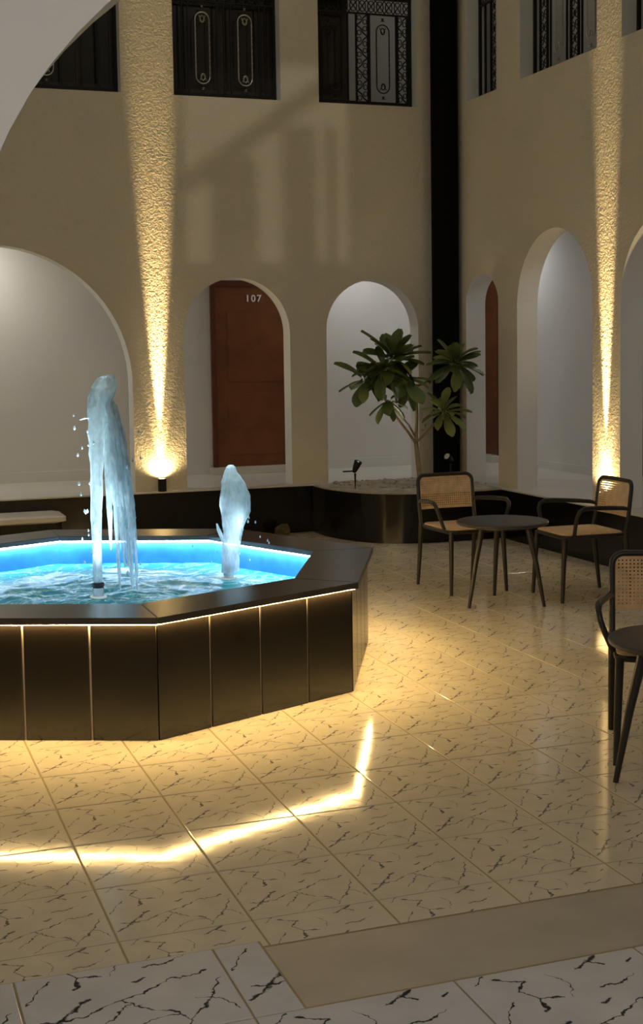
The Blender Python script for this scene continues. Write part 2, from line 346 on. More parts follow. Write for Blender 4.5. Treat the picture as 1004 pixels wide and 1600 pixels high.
for i, j, vis in sorted(cells, key=lambda c: c[1]):
    if vis and n < 292:
        link('tile', tme, floor, (TX0+i*TS, TY0+j*TS, 0)); n += 1
    else: spare.append((i, j))
# cut row along the near threshold: 0.18 m deep
cut = tile_mesh('tile', TS, .18, M['tile'], uv=(TS, TS), off=(0, .55))
for i in range(-9, 13): link('tile', cut, floor, (TX0+i*TS, TY0-.18, 0))
sm = bmesh.new()
for i, j in spare:
    if j < 0: continue
    k = len(sm.verts); tmp = tme.copy(); tmp.transform(Matrix.Translation((TX0+i*TS, TY0+j*TS, 0))); sm.from_mesh(tmp); bpy.data.meshes.remove(tmp)
sme = bpy.data.meshes.new('outer_tiles'); sm.to_mesh(sme); sm.free(); sme.materials.append(M['tile'])
so = link('outer_tiles', sme, floor); so['kind'] = 'stuff'

# near threshold: white marble floor, cement strip let into it
near = struct(MB().box(-3.3, -2.0, -.12, 1.035, 3.51, .020).box(1.035, -2.0, -.12, 5.7, 3.10, .020).build('floor', M['grout']), 'white veined marble floor of the near corridor along the bottom edge')
def near_tile(x0, x1, y0, y1):
    NT = .545; me = tile_mesh('tile', x1-x0, y1-y0, M['tile_white'], uv=(NT, NT), off=(round((x0-.35)/NT, 3) % 1, round((y0-3.09)/NT, 3) % 1))
    link('tile', me, near, (x0, y0, .024))
NXS = [-.74, -.195, .35, .895, 1.44, 1.985, 2.53, 3.075]
for a, b in zip(NXS, NXS[1:]):
    for y0, y1 in ((2.0, 2.545), (2.545, 3.09)): near_tile(a, b, y0, y1)
for a, b in ((-.74, -.195), (-.195, .35), (.35, .895), (.895, 1.03)): near_tile(a, b, 3.09, 3.505)
struct(MB().box(1.04, 3.105, -.12, 5.6, 3.50, .004, .002).build('trim_2', M['cement']), 'grey cement strip let in between the cream and the white tiles')

# ------------------------------------------------------------------ fountain
FT = empty('fountain', (OC.x, OC.y, 0), 'octagonal dark stone fountain with glowing blue basin in the courtyard', 'fountain')
def rel(P): return [(x-OC.x, y-OC.y) for x, y in P]
def ring(mb, ko, ki, z0, z1):
    A, B = rel(oct_s(ko)), rel(oct_s(ki))
    vs = [(x, y, z) for z in (z0, z1) for x, y in A]+[(x, y, z) for z in (z0, z1) for x, y in B]
    fs = []
    for i in range(8):
        j = (i+1) % 8
        fs += [(i, j, 8+j, 8+i), (16+i, 24+i, 24+j, 16+j), (8+i, 8+j, 24+j, 24+i), (i, 16+i, 16+j, j)]
    return mb.add(vs, fs)
CT = .55
ring(MB(), .992, .835, 0, CT-.03).build('basin_wall', M['joint'], FT)['label'] = 'core of the basin showing as pale joints between the cladding panels'
ring(MB(), .835, .828, .05, CT-.031).build('inner_lining', M['pool'], FT)['label'] = 'blue tiled inside face of the basin'
MB().prism(rel(oct_s(.83)), .03, .06).build('basin_floor', M['pool_floor'], FT)['label'] = 'turquoise floor under the water'
O1 = [Vector((*p, 0)) for p in rel(oct_s(1))]; OI = [Vector((*p, 0)) for p in rel(oct_s(.985))]
for i in range(8):
    a, b = O1[i], O1[(i+1) % 8]; d = (b-a); L_ = d.length; d.normalize(); nrm = Vector((d.y, -d.x, 0))
    for k in range(4):
        g = .005
        p0 = a+d*(L_*k/4+g); p1 = a+d*(L_*(k+1)/4-g); bv = .0025
        q = [p0-nrm*.018, p1-nrm*.018, p1-nrm*bv, p1-d*bv, p0+d*bv, p0-nrm*bv]
        MB().prism([(v.x, v.y) for v in q], 0.001, CT-.032).build('cladding_panel', M['clad'], FT)
# mitred coping slabs
for i in range(8):
    j = (i+1) % 8; A, B = rel(oct_s(1.022)), rel(oct_s(.793)); g = .001
    o0, o1, i1, i0 = [Vector((*p, 0)) for p in (A[i], A[j], B[j], B[i])]; d = (o1-o0).normalized()*g
    mb = MB(); q = [o0+d, o1-d, i1-d, i0+d]; c = sum(q, Vector())/4; b = .004
    hi = [v+(c-v).normalized()*b for v in q]
    z0, z1 = CT-.03, CT
    mb.v = [(v.x, v.y, z0) for v in q]+[(v.x, v.y, z1-b) for v in q]+[(v.x, v.y, z1) for v in hi]
    mb.f = [(3, 2, 1, 0), (8, 9, 10, 11)]+[(r+k, r+(k+1) % 4, r+4+(k+1) % 4, r+4+k) for r in (0, 4) for k in range(4)]
    mb.build('coping_slab', M['coping'], FT)
ring(MB(), 1.010, 1.002, CT-.0345, CT-.0305).build('outer_led_strip', M['led_warm'], FT)['label'] = 'warm light strip under the outer edge of the coping'
ring(MB(), .822, .812, CT-.044, CT-.0305).build('inner_led_strip', M['led_cool'], FT)['label'] = 'white-blue light strip under the inner edge of the coping'
WZ = .37
NOZ_OBJ = []
NOZ = [(1.24, 7.16), (2.05, 7.44)]
for x, y in NOZ:
    nz_ = MB().lathe([(.034, .06), (.034, WZ+.012), (.030, WZ+.014), (.030, WZ+.022), (.033, WZ+.024), (.033, WZ+.055), (.022, WZ+.058)], 20, (x-OC.x, y-OC.y, 0)).build('nozzle', M['steel'], FT, 40)
    MB().lathe([(.030, 0), (.034, .004), (.034, .020), (.028, .024)], 20, (x-OC.x, y-OC.y, WZ+.058)).build('nozzle_cap', M['rubber'], nz_, 40)['label'] = 'black cap of the nozzle'; NOZ_OBJ.append((nz_, x, y))

def jet_fill_ring(nz_, x, y, power):  # added fill: glowing ring and offset spots that brighten the jet
    rl = MB().tube([(x-OC.x+.040*cos(a), y-OC.y+.040*sin(a), WZ+.006) for a in [2*PI*k/24 for k in range(24)]], .006, 8, True).build('jet_fill_ring', M['fill_ring_glow'], nz_, True); rl['label'] = 'glowing ring added round the nozzle to light the jet'
    for k in range(3):
        a = -PI/2+2*PI*k/3; far = k > 0
        d = Vector((-cos(a)*.13, -sin(a)*.13, 1.0 if far else .6))
        spot('jet_fill_beam', (x-OC.x+.13*cos(a), y-OC.y+.13*sin(a), WZ+.03), d, power*(3 if far else .35), 18 if far else 50, 1, (.78, .95, 1), .02, rl)
for q_, pw in zip(NOZ_OBJ, (JET_FILL, JET_FILL*.35)): jet_fill_ring(q_[0], q_[1], q_[2], pw)

# water surface
def water_mat():
    m = bpy.data.materials.new('pool_water'); m.use_nodes = True; nt = m.node_tree; N, L = nt.nodes, nt.links; N.clear()
    out = N.new('ShaderNodeOutputMaterial'); tr = N.new('ShaderNodeBsdfTransparent'); tr.inputs[0].default_value = (.55, .92, .92, 1)
    gl = N.new('ShaderNodeBsdfGlossy'); gl.inputs['Roughness'].default_value = .25; df = N.new('ShaderNodeBsdfDiffuse')
    g = N.new('ShaderNodeNewGeometry')
    w = N.new('ShaderNodeTexNoise'); w.inputs['Scale'].default_value = 5; w.inputs['Detail'].default_value = 6; w.inputs['Distortion'].default_value = 1.5; L.new(g.outputs['Position'], w.inputs['Vector'])
    b = N.new('ShaderNodeBump'); b.inputs['Strength'].default_value = .25; b.inputs['Distance'].default_value = .01; L.new(w.outputs[0], b.inputs['Height']); L.new(b.outputs[0], gl.inputs['Normal'])
    # foam streaks: ridges of a warped noise
    s = N.new('ShaderNodeMath'); s.operation = 'SUBTRACT'; s.inputs[1].default_value = .5; L.new(w.outputs[0], s.inputs[0])
    a = N.new('ShaderNodeMath'); a.operation = 'ABSOLUTE'; L.new(s.outputs[0], a.inputs[0])
    r = N.new('ShaderNodeMapRange'); r.inputs['From Min'].default_value = .0; r.inputs['From Max'].default_value = .045; r.inputs['To Min'].default_value = .55; r.inputs['To Max'].default_value = 0; L.new(a.outputs[0], r.inputs['Value'])
    ad = N.new('ShaderNodeMath'); ad.operation = 'ADD'; ad.use_clamp = True; ad.inputs[1].default_value = .62; L.new(r.outputs[0], ad.inputs[0])
    cm = N.new('ShaderNodeMix'); cm.data_type = 'RGBA'; cm.inputs[6].default_value = (.07, .55, .55, 1); cm.inputs[7].default_value = (.50, .86, .86, 1); L.new(r.outputs[0], cm.inputs[0]); L.new(cm.outputs[2], df.inputs[0])
    m1 = N.new('ShaderNodeMixShader'); L.new(ad.outputs[0], m1.inputs[0]); L.new(tr.outputs[0], m1.inputs[1]); L.new(df.outputs[0], m1.inputs[2])
    fr = N.new('ShaderNodeFresnel'); fr.inputs[0].default_value = 1.33; L.new(b.outputs[0], fr.inputs['Normal'])
    m2 = N.new('ShaderNodeMixShader'); fm = N.new('ShaderNodeMath'); fm.operation = 'MULTIPLY'; fm.inputs[1].default_value = .13; L.new(fr.outputs[0], fm.inputs[0]); L.new(fm.outputs[0], m2.inputs[0]); L.new(m1.outputs[0], m2.inputs[1]); L.new(gl.outputs[0], m2.inputs[2]); L.new(m2.outputs[0], out.inputs[0])
    return m
mb = MB(); KR = 70; NS = 96
def oct_r(a):
    P = rel(oct_s(.828)); d = Vector((cos(a), sin(a))); best = 9
    for i in range(8):
        p, q = Vector(P[i]), Vector(P[(i+1) % 8]); e = q-p; den = d.x*e.y-d.y*e.x
        if abs(den) > 1e-9:
            t = (p.x*e.y-p.y*e.x)/den
            if t > 0: best = min(best, t)
    return best
for k in range(KR+1):
    for j in range(NS):
        a = 2*PI*j/NS; r = oct_r(a)*k/KR; x, y = r*cos(a), r*sin(a)
        amp = .012*min(1, (KR-k)/6+.25)
        h = noise.fractal((x*4.5, y*4.5, 1.3), .7, 2.1, 4)*amp*1.4
        mb.v.append((x, y, h))
mb.f = [(k*NS+j, k*NS+(j+1) % NS, (k+1)*NS+(j+1) % NS, (k+1)*NS+j) for k in range(1, KR) for j in range(NS)]
mb.f += [(0, NS+(j+1) % NS, NS+j) for j in range(NS)]
wo = mb.build('pool_water', water_mat(), None, True, loc=(OC.x, OC.y, WZ)); tag(wo, 'choppy turquoise water with white foam inside the fountain basin', 'water', kind='stuff')

# water jets
def jet_mat():
    m = bpy.data.materials.new('jet_water'); m.use_nodes = True; nt = m.node_tree; N, L = nt.nodes, nt.links; N.clear()
    out = N.new('ShaderNodeOutputMaterial'); tr = N.new('ShaderNodeBsdfTransparent'); tr.inputs[0].default_value = (.88, .95, .96, 1)
    df = N.new('ShaderNodeBsdfDiffuse'); df.inputs[0].default_value = (.78, .87, .90, 1); tl = N.new('ShaderNodeBsdfTranslucent'); tl.inputs[0].default_value = (.82, .92, .95, 1)
    gl = N.new('ShaderNodeBsdfGlossy'); gl.inputs['Roughness'].default_value = .25
    g = N.new('ShaderNodeNewGeometry'); mp = N.new('ShaderNodeVectorMath'); mp.operation = 'MULTIPLY'; mp.inputs[1].default_value = (55, 55, 20); L.new(g.outputs['Position'], mp.inputs[0])
    w = N.new('ShaderNodeTexNoise'); w.inputs['Scale'].default_value = 1; w.inputs['Detail'].default_value = 3; L.new(mp.outputs[0], w.inputs['Vector'])
    b = N.new('ShaderNodeBump'); b.inputs['Strength'].default_value = .3; b.inputs['Distance'].default_value = .008; L.new(w.outputs[0], b.inputs['Height'])
    for sh in (gl, df): L.new(b.outputs[0], sh.inputs['Normal'])
    m1 = N.new('ShaderNodeMixShader'); m1.inputs[0].default_value = .5; L.new(df.outputs[0], m1.inputs[1]); L.new(tl.outputs[0], m1.inputs[2])
    r = N.new('ShaderNodeMapRange'); r.inputs['From Min'].default_value = .35; r.inputs['From Max'].default_value = .65; r.inputs['To Min'].default_value = .62; r.inputs['To Max'].default_value = .92; L.new(w.outputs[0], r.inputs['Value'])
    m2 = N.new('ShaderNodeMixShader'); L.new(r.outputs[0], m2.inputs[0]); L.new(tr.outputs[0], m2.inputs[1]); L.new(m1.outputs[0], m2.inputs[2])
    m3_ = N.new('ShaderNodeMixShader'); m3_.inputs[0].default_value = .10; L.new(m2.outputs[0], m3_.inputs[1]); L.new(gl.outputs[0], m3_.inputs[2]); L.new(m3_.outputs[0], out.inputs[0])
    return m
JM = jet_mat()
def blob_tube(mb, pts, n=14, jit=.12, flat=.75, seed=0):
    """pts: (x, z, y, r) control points, resampled and roughened like falling water"""
    fine = []
    for i in range(len(pts)-1):
        for k in range(6):
            t = k/6; t = t*t*(3-2*t); fine.append([pts[i][c]*(1-t)+pts[i+1][c]*t for c in range(4)])
    fine.append(list(pts[-1])); vs = []; K = len(fine)
    for i, (x, z, y, r) in enumerate(fine):
        e = 1 if 0 < i < K-1 else .15
        for j in range(n):
            a = 2*PI*j/n
            q = 1+jit*noise.noise((cos(a)*2+seed*7, sin(a)*2, z*18))*2
            vs.append((x+r*e*q*cos(a), y+r*e*q*sin(a)*flat, z+r*.2*noise.noise((a, z*30, seed))))
    fs = [(i*n+j, i*n+(j+1) % n, (i+1)*n+(j+1) % n, (i+1)*n+j) for i in range(K-1) for j in range(n)]
    fs += [tuple(range(n-1, -1, -1)), tuple(range((K-1)*n, K*n))]
    mb.add(vs, fs)
J1 = empty('water_jet', (1.24, 7.16, WZ+.08), 'tall fountain jet breaking into falling strands at the basin centre', 'water jet')
def jp(px, py_z, dy=0): return (px-1.24, py_z-WZ-.08, dy)
mb = MB()
blob_tube(mb, [(*jp(1.24, .44), .024), (*jp(1.24, .80), .030), (*jp(1.25, 1.05), .034), (*jp(1.255, 1.25), .045), (*jp(1.27, 1.40), .062), (*jp(1.30, 1.50), .072), (*jp(1.315, 1.555), .050), (*jp(1.335, 1.575), .02)], 16, .10)
mb.build('rising_column', JM, J1, True)
mb = MB(); rnd = random.Random(3)
for k in range(15):   # sheet of falling strands to the right of the column
    f = k/14; x0 = 1.295+.075*f+rnd.uniform(-.01, .01); xe = 1.325+.125*f+rnd.uniform(-.015, .015); ze = rnd.choice([.40, .52, .62, .80, .86]) if k not in (3, 13) else .40
    dy = rnd.uniform(-.045, .045); zt = 1.50-.12*f
    pts = [(*jp(x0, zt, dy*.3), .014)]
    for t in (.25, .5, .75, 1): 
        z = zt+(ze-zt)*t; pts.append((*jp(x0+(xe-x0)*math.sqrt(t)+rnd.uniform(-.008, .008), z, dy), rnd.uniform(.009, .021) if t < 1 else .005))
    blob_tube(mb, pts, 8, .3, 1, k)
mb.build('falling_strands', JM, J1, True)
def drops(parent, spots, name='droplets'):
    mb = MB()
    for x, z, y, r in spots: mb.lathe([(.001, -r*1.4), (r*.8, -r*.7), (r, 0), (r*.6, r), (.001, r*1.8)], 7, (x, y, z))
    o = mb.build(name, JM, parent, True); o['kind'] = 'stuff'; return o
sp = [(*jp(1.19+rnd.uniform(-.05, .05), rnd.uniform(.45, 1.38), 0)[:2], rnd.uniform(-.1, .1), rnd.uniform(.004, .008)) for _ in range(26)]
sp += [(*jp(1.40+rnd.uniform(-.08, .12), rnd.uniform(.42, 1.3), 0)[:2], rnd.uniform(-.1, .1), rnd.uniform(.004, .008)) for _ in range(22)]
drops(J1, sp)
mb = MB(); blob_tube(mb, [(*jp(1.245, 1.34), .018), (*jp(1.205, 1.345), .014), (*jp(1.17, 1.335), .006)], 8, .2, 1, 5); mb.build('side_splash', JM, J1, True)
J2 = empty('water_jet', (2.05, 7.44, WZ+.08), 'shorter plume-shaped fountain jet on the right of the basin', 'water jet')
jp2 = lambda x, z, dy=0: (x-2.05, z-WZ-.08, dy)
mb = MB()
blob_tube(mb, [(*jp2(2.06, .40), .052), (*jp2(2.065, .55), .052), (*jp2(2.08, .66), .060), (*jp2(2.10, .76), .088), (*jp2(2.098, .85), .090), (*jp2(2.085, .94), .066), (*jp2(2.075, .99), .040), (*jp2(2.075, 1.02), .030), (*jp2(2.075, 1.035), .014)], 18, .07)
mb.build('plume', JM, J2, True)
mb = MB(); blob_tube(mb, [(*jp2(2.03, .58), .014), (*jp2(1.995, .66), .012), (*jp2(1.985, .70), .004)], 8, .2, 1, 9); mb.build('side_splash', JM, J2, True)
drops(J2, [(*jp2(2.0+rnd.uniform(-.18, .3), rnd.uniform(.42, .75), 0)[:2], rnd.uniform(-.1, .1), rnd.uniform(.004, .008)) for _ in range(14)])

# ------------------------------------------------------------------ chairs and tables
def cane_panel(w, z0, z1, rad, thick, nx, nz, depth):
    """perforated cane weave: every cell a frame round an octagonal hole"""
    mb = MB(); cw, ch = w/nx, (z1-z0)/nz
    def ok(x, z):
        ax = abs(x)
        if ax > w/2-rad and z > z1-rad: return (ax-w/2+rad)**2+(z-z1+rad)**2 < rad*rad
        return True
    yb = lambda x, z: depth(x, z)
    for i in range(nx):
        for k in range(nz):
            x0, zz0 = -w/2+i*cw, z0+k*ch; cx, cz = x0+cw/2, zz0+ch/2
            if not ok(cx, cz): continue
            out = [(x0, zz0), (x0+cw, zz0), (x0+cw, zz0+ch), (x0, zz0+ch)]
            border = i in (0, nx-1) or k in (0, nz-1)
            if border: vs = [(x, yb(x, z), z) for x, z in out]; mb.add(vs, [(0, 1, 2, 3)]); continue
            h = .19
            inn = [(cx-cw*h, cz-ch*h), (cx+cw*h, cz-ch*h), (cx+cw*h, cz+ch*h), (cx-cw*h, cz+ch*h)]
            vs = [(x, yb(x, z), z) for x, z in out+inn]
            mb.add(vs, [(q, (q+1) % 4, 4+(q+1) % 4, 4+q) for q in range(4)])
    return mb
BACKY = lambda x, z: .225+(z-.45)*.12+.018*(1-(x/.215)**2)
def rounded_rect(x0, y0, x1, y1, r, n=6):
    P = []
    for cx, cy, a in ((x1-r, y1-r, 0), (x0+r, y1-r, PI/2), (x0+r, y0+r, PI), (x1-r, y0+r, 1.5*PI)): P += arc((cx, cy), r, a, a+PI/2, n)
    return P
def slab(mb, poly, z0, z1, b):
    n = len(poly); cx = sum(p[0] for p in poly)/n; cy = sum(p[1] for p in poly)/n
    def sh(k): return [(cx+(x-cx)*k, cy+(y-cy)*k) for x, y in poly]
    k = 1-b/.2; Ls = [(sh(k), z0), (poly, z0+b), (poly, z1-b), (sh(k), z1)]
    vs = [(x, y, z) for P, z in Ls for x, y in P]
    fs = [(i*n+j, i*n+(j+1) % n, (i+1)*n+(j+1) % n, (i+1)*n+j) for i in range(3) for j in range(n)]+[tuple(range(n-1, -1, -1)), tuple(range(3*n, 4*n))]
    return mb.add(vs, fs)
def make_chair(loc, rz, label):
    t = empty('cane_armchair', loc, label, 'chair', 'cane armchairs in the courtyard', rz)
    for s in (-1, 1):
        MB().tube([(s*.215, -.25, 0), (s*.207, -.238, .22), (s*.200, -.225, .432)], [.012, .016, .018], 10).build('leg', M['bronze'], t, True)
        MB().tube([(s*.219, .268, 0), (s*.217, .238, .22), (s*.217, .215, .45)], [.012, .016, .017], 10).build('leg', M['bronze'], t, True)
        a = [(s*.217, .238, .600), (s*.228, .20, .612), (s*.250, .08, .622), (s*.275, -.07, .630), (s*.283, -.13, .628), (s*.284, -.162, .610), (s*.276, -.175, .575), (s*.255, -.175, .52), (s*.224, -.168, .448)]
        MB().tube(a, [.011, .014, .015, .015, .015, .014, .013, .013, .013], 10).build('armrest', M['bronze'], t, True)
    top = .785; path = [(-.217, BACKY(.215, .45)-.01, .44)]
    path += [(-.217, BACKY(.215, z), z) for z in (.55, .65, .73)]
    path += [(x, BACKY(x, z), z) for x, z in arc((-.167, top-.05), .05, PI, PI/2, 5)[1:]]
    path += [(x, BACKY(x, top), top) for x in (-.1, 0, .1)]
    path += [(x, BACKY(x, z), z) for x, z in arc((.167, top-.05), .05, PI/2, 0, 5)]
    path += [(.217, BACKY(.215, z), z) for z in (.65, .55)]+[(.217, BACKY(.215, .45)-.01, .44)]
    MB().tube(path, .014, 10).build('back_frame', M['bronze'], t, True)
    o = cane_panel(.425, .545, .778, .045, .004, 26, 15, lambda x, z: BACKY(x, z)-.004).build('backrest', M['cane'], t, merge=1e-5)
    o['label'] = 'woven honey-coloured cane back panel'
    sf = MB(); slab(sf, rounded_rect(-.222, -.245, .222, .225, .06), .420, .446, .006); sf.build('seat_frame', M['bronze'], t, True)
    sf = MB(); slab(sf, rounded_rect(-.212, -.238, .212, .215, .055), .440, .455, .005); o = sf.build('seat', M['cane'], t, True); o['label'] = 'honey-coloured cane seat'
    return t
make_chair((4.05, 8.50, 0), R(2), 'cane armchair facing the viewer to the left of the round table')
make_chair((4.65, 7.90, 0), R(-92), 'cane armchair to the right of the round table, seen from its side')
make_chair((3.168, 4.686, 0), R(-30), 'cane armchair cut off by the right edge of the frame')
def make_table(loc, angs, r, label):
    t = empty('round_table', loc, label, 'table', 'round tables between the chairs')
    MB().lathe([(r-.012, .530), (r-.003, .534), (r, .542), (r, .548), (r-.004, .553), (r-.012, .555)], 56).build('tabletop', M['ttop'], t, 30)
    MB().lathe([(.20, .510), (.20, .5302)], 32).build('apron', M['bronze'], t, 30)
    for a in angs:
        a = R(a); c, s_ = cos(a), sin(a)
        MB().tube([(c*(r-.015), s_*(r-.015), 0), (c*(r-.07), s_*(r-.07), .28), (c*(r-.13), s_*(r-.13), .530)], [.011, .017, .021], 10).build('leg', M['bronze'], t, True)
make_table((4.04, 7.863, 0), (-166, -48, 74), .303, 'round charcoal table with splayed legs between the two far chairs')
make_table((3.015, 4.335, 0), (168, 288, 48), .295, 'round charcoal table cut off by the right edge of the frame')

# ------------------------------------------------------------------ corner planter, black column, frangipani
PLN = empty('planter', (4.9, 11.2, 0), 'curved black stone corner planter with gravel below the tree', 'planter')
front = [(4.08, 11.75), (4.08, 11.46), (4.14, 11.18), (4.24, 10.94), (4.40, 10.76), (4.60, 10.66), (4.85, 10.62), (5.10, 10.62), (5.30, 10.63), (5.465, 10.66)]
def smooth_path(P, n=5):
    out = []
    for i in range(len(P)-1):
        p0, p1, p2, p3 = [Vector(P[max(0, min(len(P)-1, i+k))]) for k in (-1, 0, 1, 2)]
        for k in range(n):
            t = k/n; out.append(tuple(.5*((2*p1)+(p2-p0)*t+(2*p0-5*p1+4*p2-p3)*t*t+(3*p1-p0-3*p2+p3)*t**3)))
    return out+[P[-1]]
FP = smooth_path(front); FPr = [(x-4.9, y-11.2) for x, y in FP]
MB().prism(FPr+[(.565, .55)], 0, ZP-.03).build('planter_body', M['black'], PLN, 30)
# facing panels of polished black tile along the curve
for a in range(0, len(FP)-1, 5):
    seg = FPr[a:a+6]; off = []
    for k, p in enumerate(seg):
        q = Vector(seg[min(k+1, len(seg)-1)])-Vector(seg[max(k-1, 0)]); q.normalize(); off.append((p[0]+q.y*.012, p[1]-q.x*.012))
    MB().prism(off+seg[::-1], .002, ZP-.012).build('facing_panel', M['black'], PLN, 30)
rim = []
MB().prism([(x*1.0, y*1.0) for x, y in FPr]+[(.565, .55)], ZP-.012, ZP+.004).build('planter_rim', M['soil'], PLN)
mb = MB(); G = 34
for i in range(G+1):
    for j in range(G+1):
        u, v = i/G, j/G
        xl = 4.10; x = 4.12+u*(5.44-4.12); yf = 10.72+max(0, (4.75-x))**2*1.9
        y = yf+v*(11.74-yf); e = min(u, 1-u, v*1.2, (1-v))
        h = ZP+.006+min(1, e*8)*(.018+.022*(noise.noise((x*7, y*7, 0))+.3)+.012*noise.noise((x*25, y*25, 3)))
        mb.v.append((x-4.9, y-11.2, h))
mb.f = [(i*(G+1)+j, (i+1)*(G+1)+j, (i+1)*(G+1)+j+1, i*(G+1)+j+1) for i in range(G) for j in range(G)]
mb.build('soil', M['soil'], PLN, True)['label'] = 'pale gravelly soil'
peb = MB(); rp = random.Random(5)
for _ in range(260):
    x = rp.uniform(4.2, 5.42); y = rp.uniform(10.8+max(0, 4.75-x)**2*1.9, 11.65); r = rp.uniform(.008, .02)
    peb.lathe([(.001, -r*.5), (r*.8, -r*.3), (r, .1*r), (r*.6, r*.5), (.001, r*.6)], 6, (x-4.9, y-11.2, ZP+.03))
o = peb.build('pebbles', M['soil'], PLN); o['kind'] = 'stuff'
cl = MB().lathe([(.128, ZP-.02), (.128, ZTOP)], 40, (0, 0, 0)).build('column', M['black_matt'], None, 30, loc=(5.415, 11.70, 0))
tag(cl, 'tall round black column standing in the corner planter', 'column')

TR = empty('frangipani_tree', (4.80, 10.95, ZP+.02), 'small frangipani tree with rosettes of dark leaves in the planter', 'tree')
TO = Vector((4.80, 10.95, ZP+.02))
def tp(x, z, y=10.95): return Vector((x, y, z))-TO
MB().tube([tp(4.81, ZP-.01), tp(4.80, .58), tp(4.785, .72), tp(4.77, .86)], [.026, .023, .022, .021], 10).build('trunk', M['bark'], TR, True)
def branch(pts, r0, r1): MB().tube(pts, [r0+(r1-r0)*i/(len(pts)-1) for i in range(len(pts))], 8).build('branch', M['bark'], TR, True)
branch([tp(4.77, .84), tp(4.78, 1.1), tp(4.775, 1.38)], .017, .012)
branch([tp(4.775, 1.36), tp(4.70, 1.43, 10.93), tp(4.55, 1.56, 10.93)], .012, .010)
branch([tp(4.775, 1.36), tp(4.90, 1.41, 10.93), tp(5.10, 1.50, 10.92)], .012, .009)
branch([tp(4.77, .85), tp(4.68, .95, 10.9), tp(4.55, 1.10, 10.88), tp(4.46, 1.25, 10.86)], .014, .010)
branch([tp(4.77, .90), tp(4.72, 1.02, 11.0), tp(4.62, 1.13, 11.02), tp(4.33, 1.40, 11.0)], .010, .008)
branch([tp(4.77, .86), tp(4.85, .95, 10.9), tp(4.99, 1.10, 10.86)], .012, .009)
def leaf_mesh(L, W, droop, m):
    mb = MB(); n = 7
    wv = [.10, .42, .70, .90, 1.0, .86, .30]
    for i in range(n):
        t = i/(n-1); x = L*(.12+.88*t); z = -droop*L*t*t
        for s in (-1, -.5, 0, .5, 1): mb.v.append((x, s*W/2*wv[i], z+abs(s)*W*.14))
    mb.f = [(i*5+j, i*5+j+1, (i+1)*5+j+1, (i+1)*5+j) for i in range(n-1) for j in range(4)]
    mb.add([(0, -.004, 0), (0, .004, 0), (L*.14, .004, .0), (L*.14, -.004, .0)], [(0, 1, 2, 3)])
    return mb.mesh('leaf', m, 60)
LM = [leaf_mesh(.27, .13, .18, M['leaf']), leaf_mesh(.25, .125, .36, M['leaf']), leaf_mesh(.22, .112, .12, M['leaf'])]
LP = [leaf_mesh(.25, .105, .25, M['leaf_pale']), leaf_mesh(.21, .095, .35, M['leaf_pale'])]
lr = random.Random(11)
def rosette(c, n, axis, meshes, size=1, lo=-40, hi=65, pale=0):
    ax = Vector(axis).normalized(); q = Vector((0, 0, 1)).rotation_difference(ax)
    for k in range(n):
        f = k/max(1, n-1); az = k*2.39996+lr.uniform(-.25, .25); el = R(lo+(hi-lo)*f**1.2+lr.uniform(-8, 8))
        d = q @ Vector((cos(az)*cos(el), sin(az)*cos(el), sin(el)))
        z = Vector((0, 0, 1)); y = z.cross(d)
        y = y.normalized() if y.length > .05 else Vector((0, 1, 0)); zz = d.cross(y)
        rot = Matrix((d, y, zz)).transposed() @ Matrix.Rotation(lr.uniform(-.5, .5), 3, 'X')
        ms = LP if lr.random() < pale else meshes
        o = link('leaf', lr.choice(ms), TR)
        s = size*lr.uniform(.85, 1.12); o.matrix_local = Matrix.Translation(c+d*.012) @ rot.to_4x4() @ Matrix.Scale(s, 4)
rosette(tp(4.54, 1.60, 10.93), 30, (0, -.15, 1), LM, 1.22, -45, 75, .10)
rosette(tp(4.42, 1.50, 10.86), 16, (-.3, -.5, .7), LM, 1.05, -40, 60, .05)
rosette(tp(4.31, 1.42, 11.0), 16, (-.55, -.2, .8), LM, 1.0, -50, 60, .18)
rosette(tp(4.60, 1.42, 10.84), 14, (.2, -.6, .6), LM, 1.0, -50, 40, 0)
rosette(tp(5.14, 1.55, 10.92), 26, (.15, -.1, 1), LM, 1.05, -45, 75, .18)
rosette(tp(5.00, 1.12, 10.86), 20, (.1, -.45, .9), LP, .92, -35, 65, .8)
rosette(tp(4.47, 1.24, 10.86), 9, (-.2, -.3, .9), LM, .85, -60, 20, .35)

# ------------------------------------------------------------------ small lamps
def spike_light(loc, aim, label, wing=True, k=1.0, lens='lens_small'):
    t = empty('spike_light', loc, label, 'garden light', 'spike lights in the planter')
    a = Vector(aim).normalized()
    MB().tube([(0, 0, -.02), (0, 0, .05*k), (0, 0, .12*k)], [.003, .007, .010], 8).build('spike', M['rubber'], t, True)
    q = Vector((0, 0, 1)).rotation_difference(a).to_matrix().to_4x4()
    h = MB().lathe([(.014, -.03), (.022, -.01), (.030, .03), (.036, .075), (.034, .082), (.028, .070)], 18).build('head', M['rubber'], t, 40)
    h.matrix_local = Matrix.Translation((0, 0, .155*k)) @ q
    l = MB().lathe([(.0285, 0), (.0285, .003)], 18, (0, 0, .069)).build('lens', M[lens], h, 40); l['label'] = 'lit round lens'
    if lens == 'lens_small': spot('beam', Vector((0, 0, .155*k))+a*.085, (.45, -.1, .9), 7, 80, .8, (1, .9, .75), .02, t)
    if wing:
        MB().box(-.115, -.012, .135, -.01, .012, .147, .004).build('bracket', M['rubber'], t)
    return t
spike_light((4.25, 11.12, ZP+.03), (.35, -.25, 1), 'black spike light with bracket on the left side of the planter')
spike_light((5.30, 11.36, ZP+.03), (-.8, -.5, .5), 'black spike light by the foot of the black column', False, 1.2, 'steel')
rk = MB(); rk.v = []; 
bm = bmesh.new(); bmesh.ops.create_icosphere(bm, subdivisions=3, radius=1)
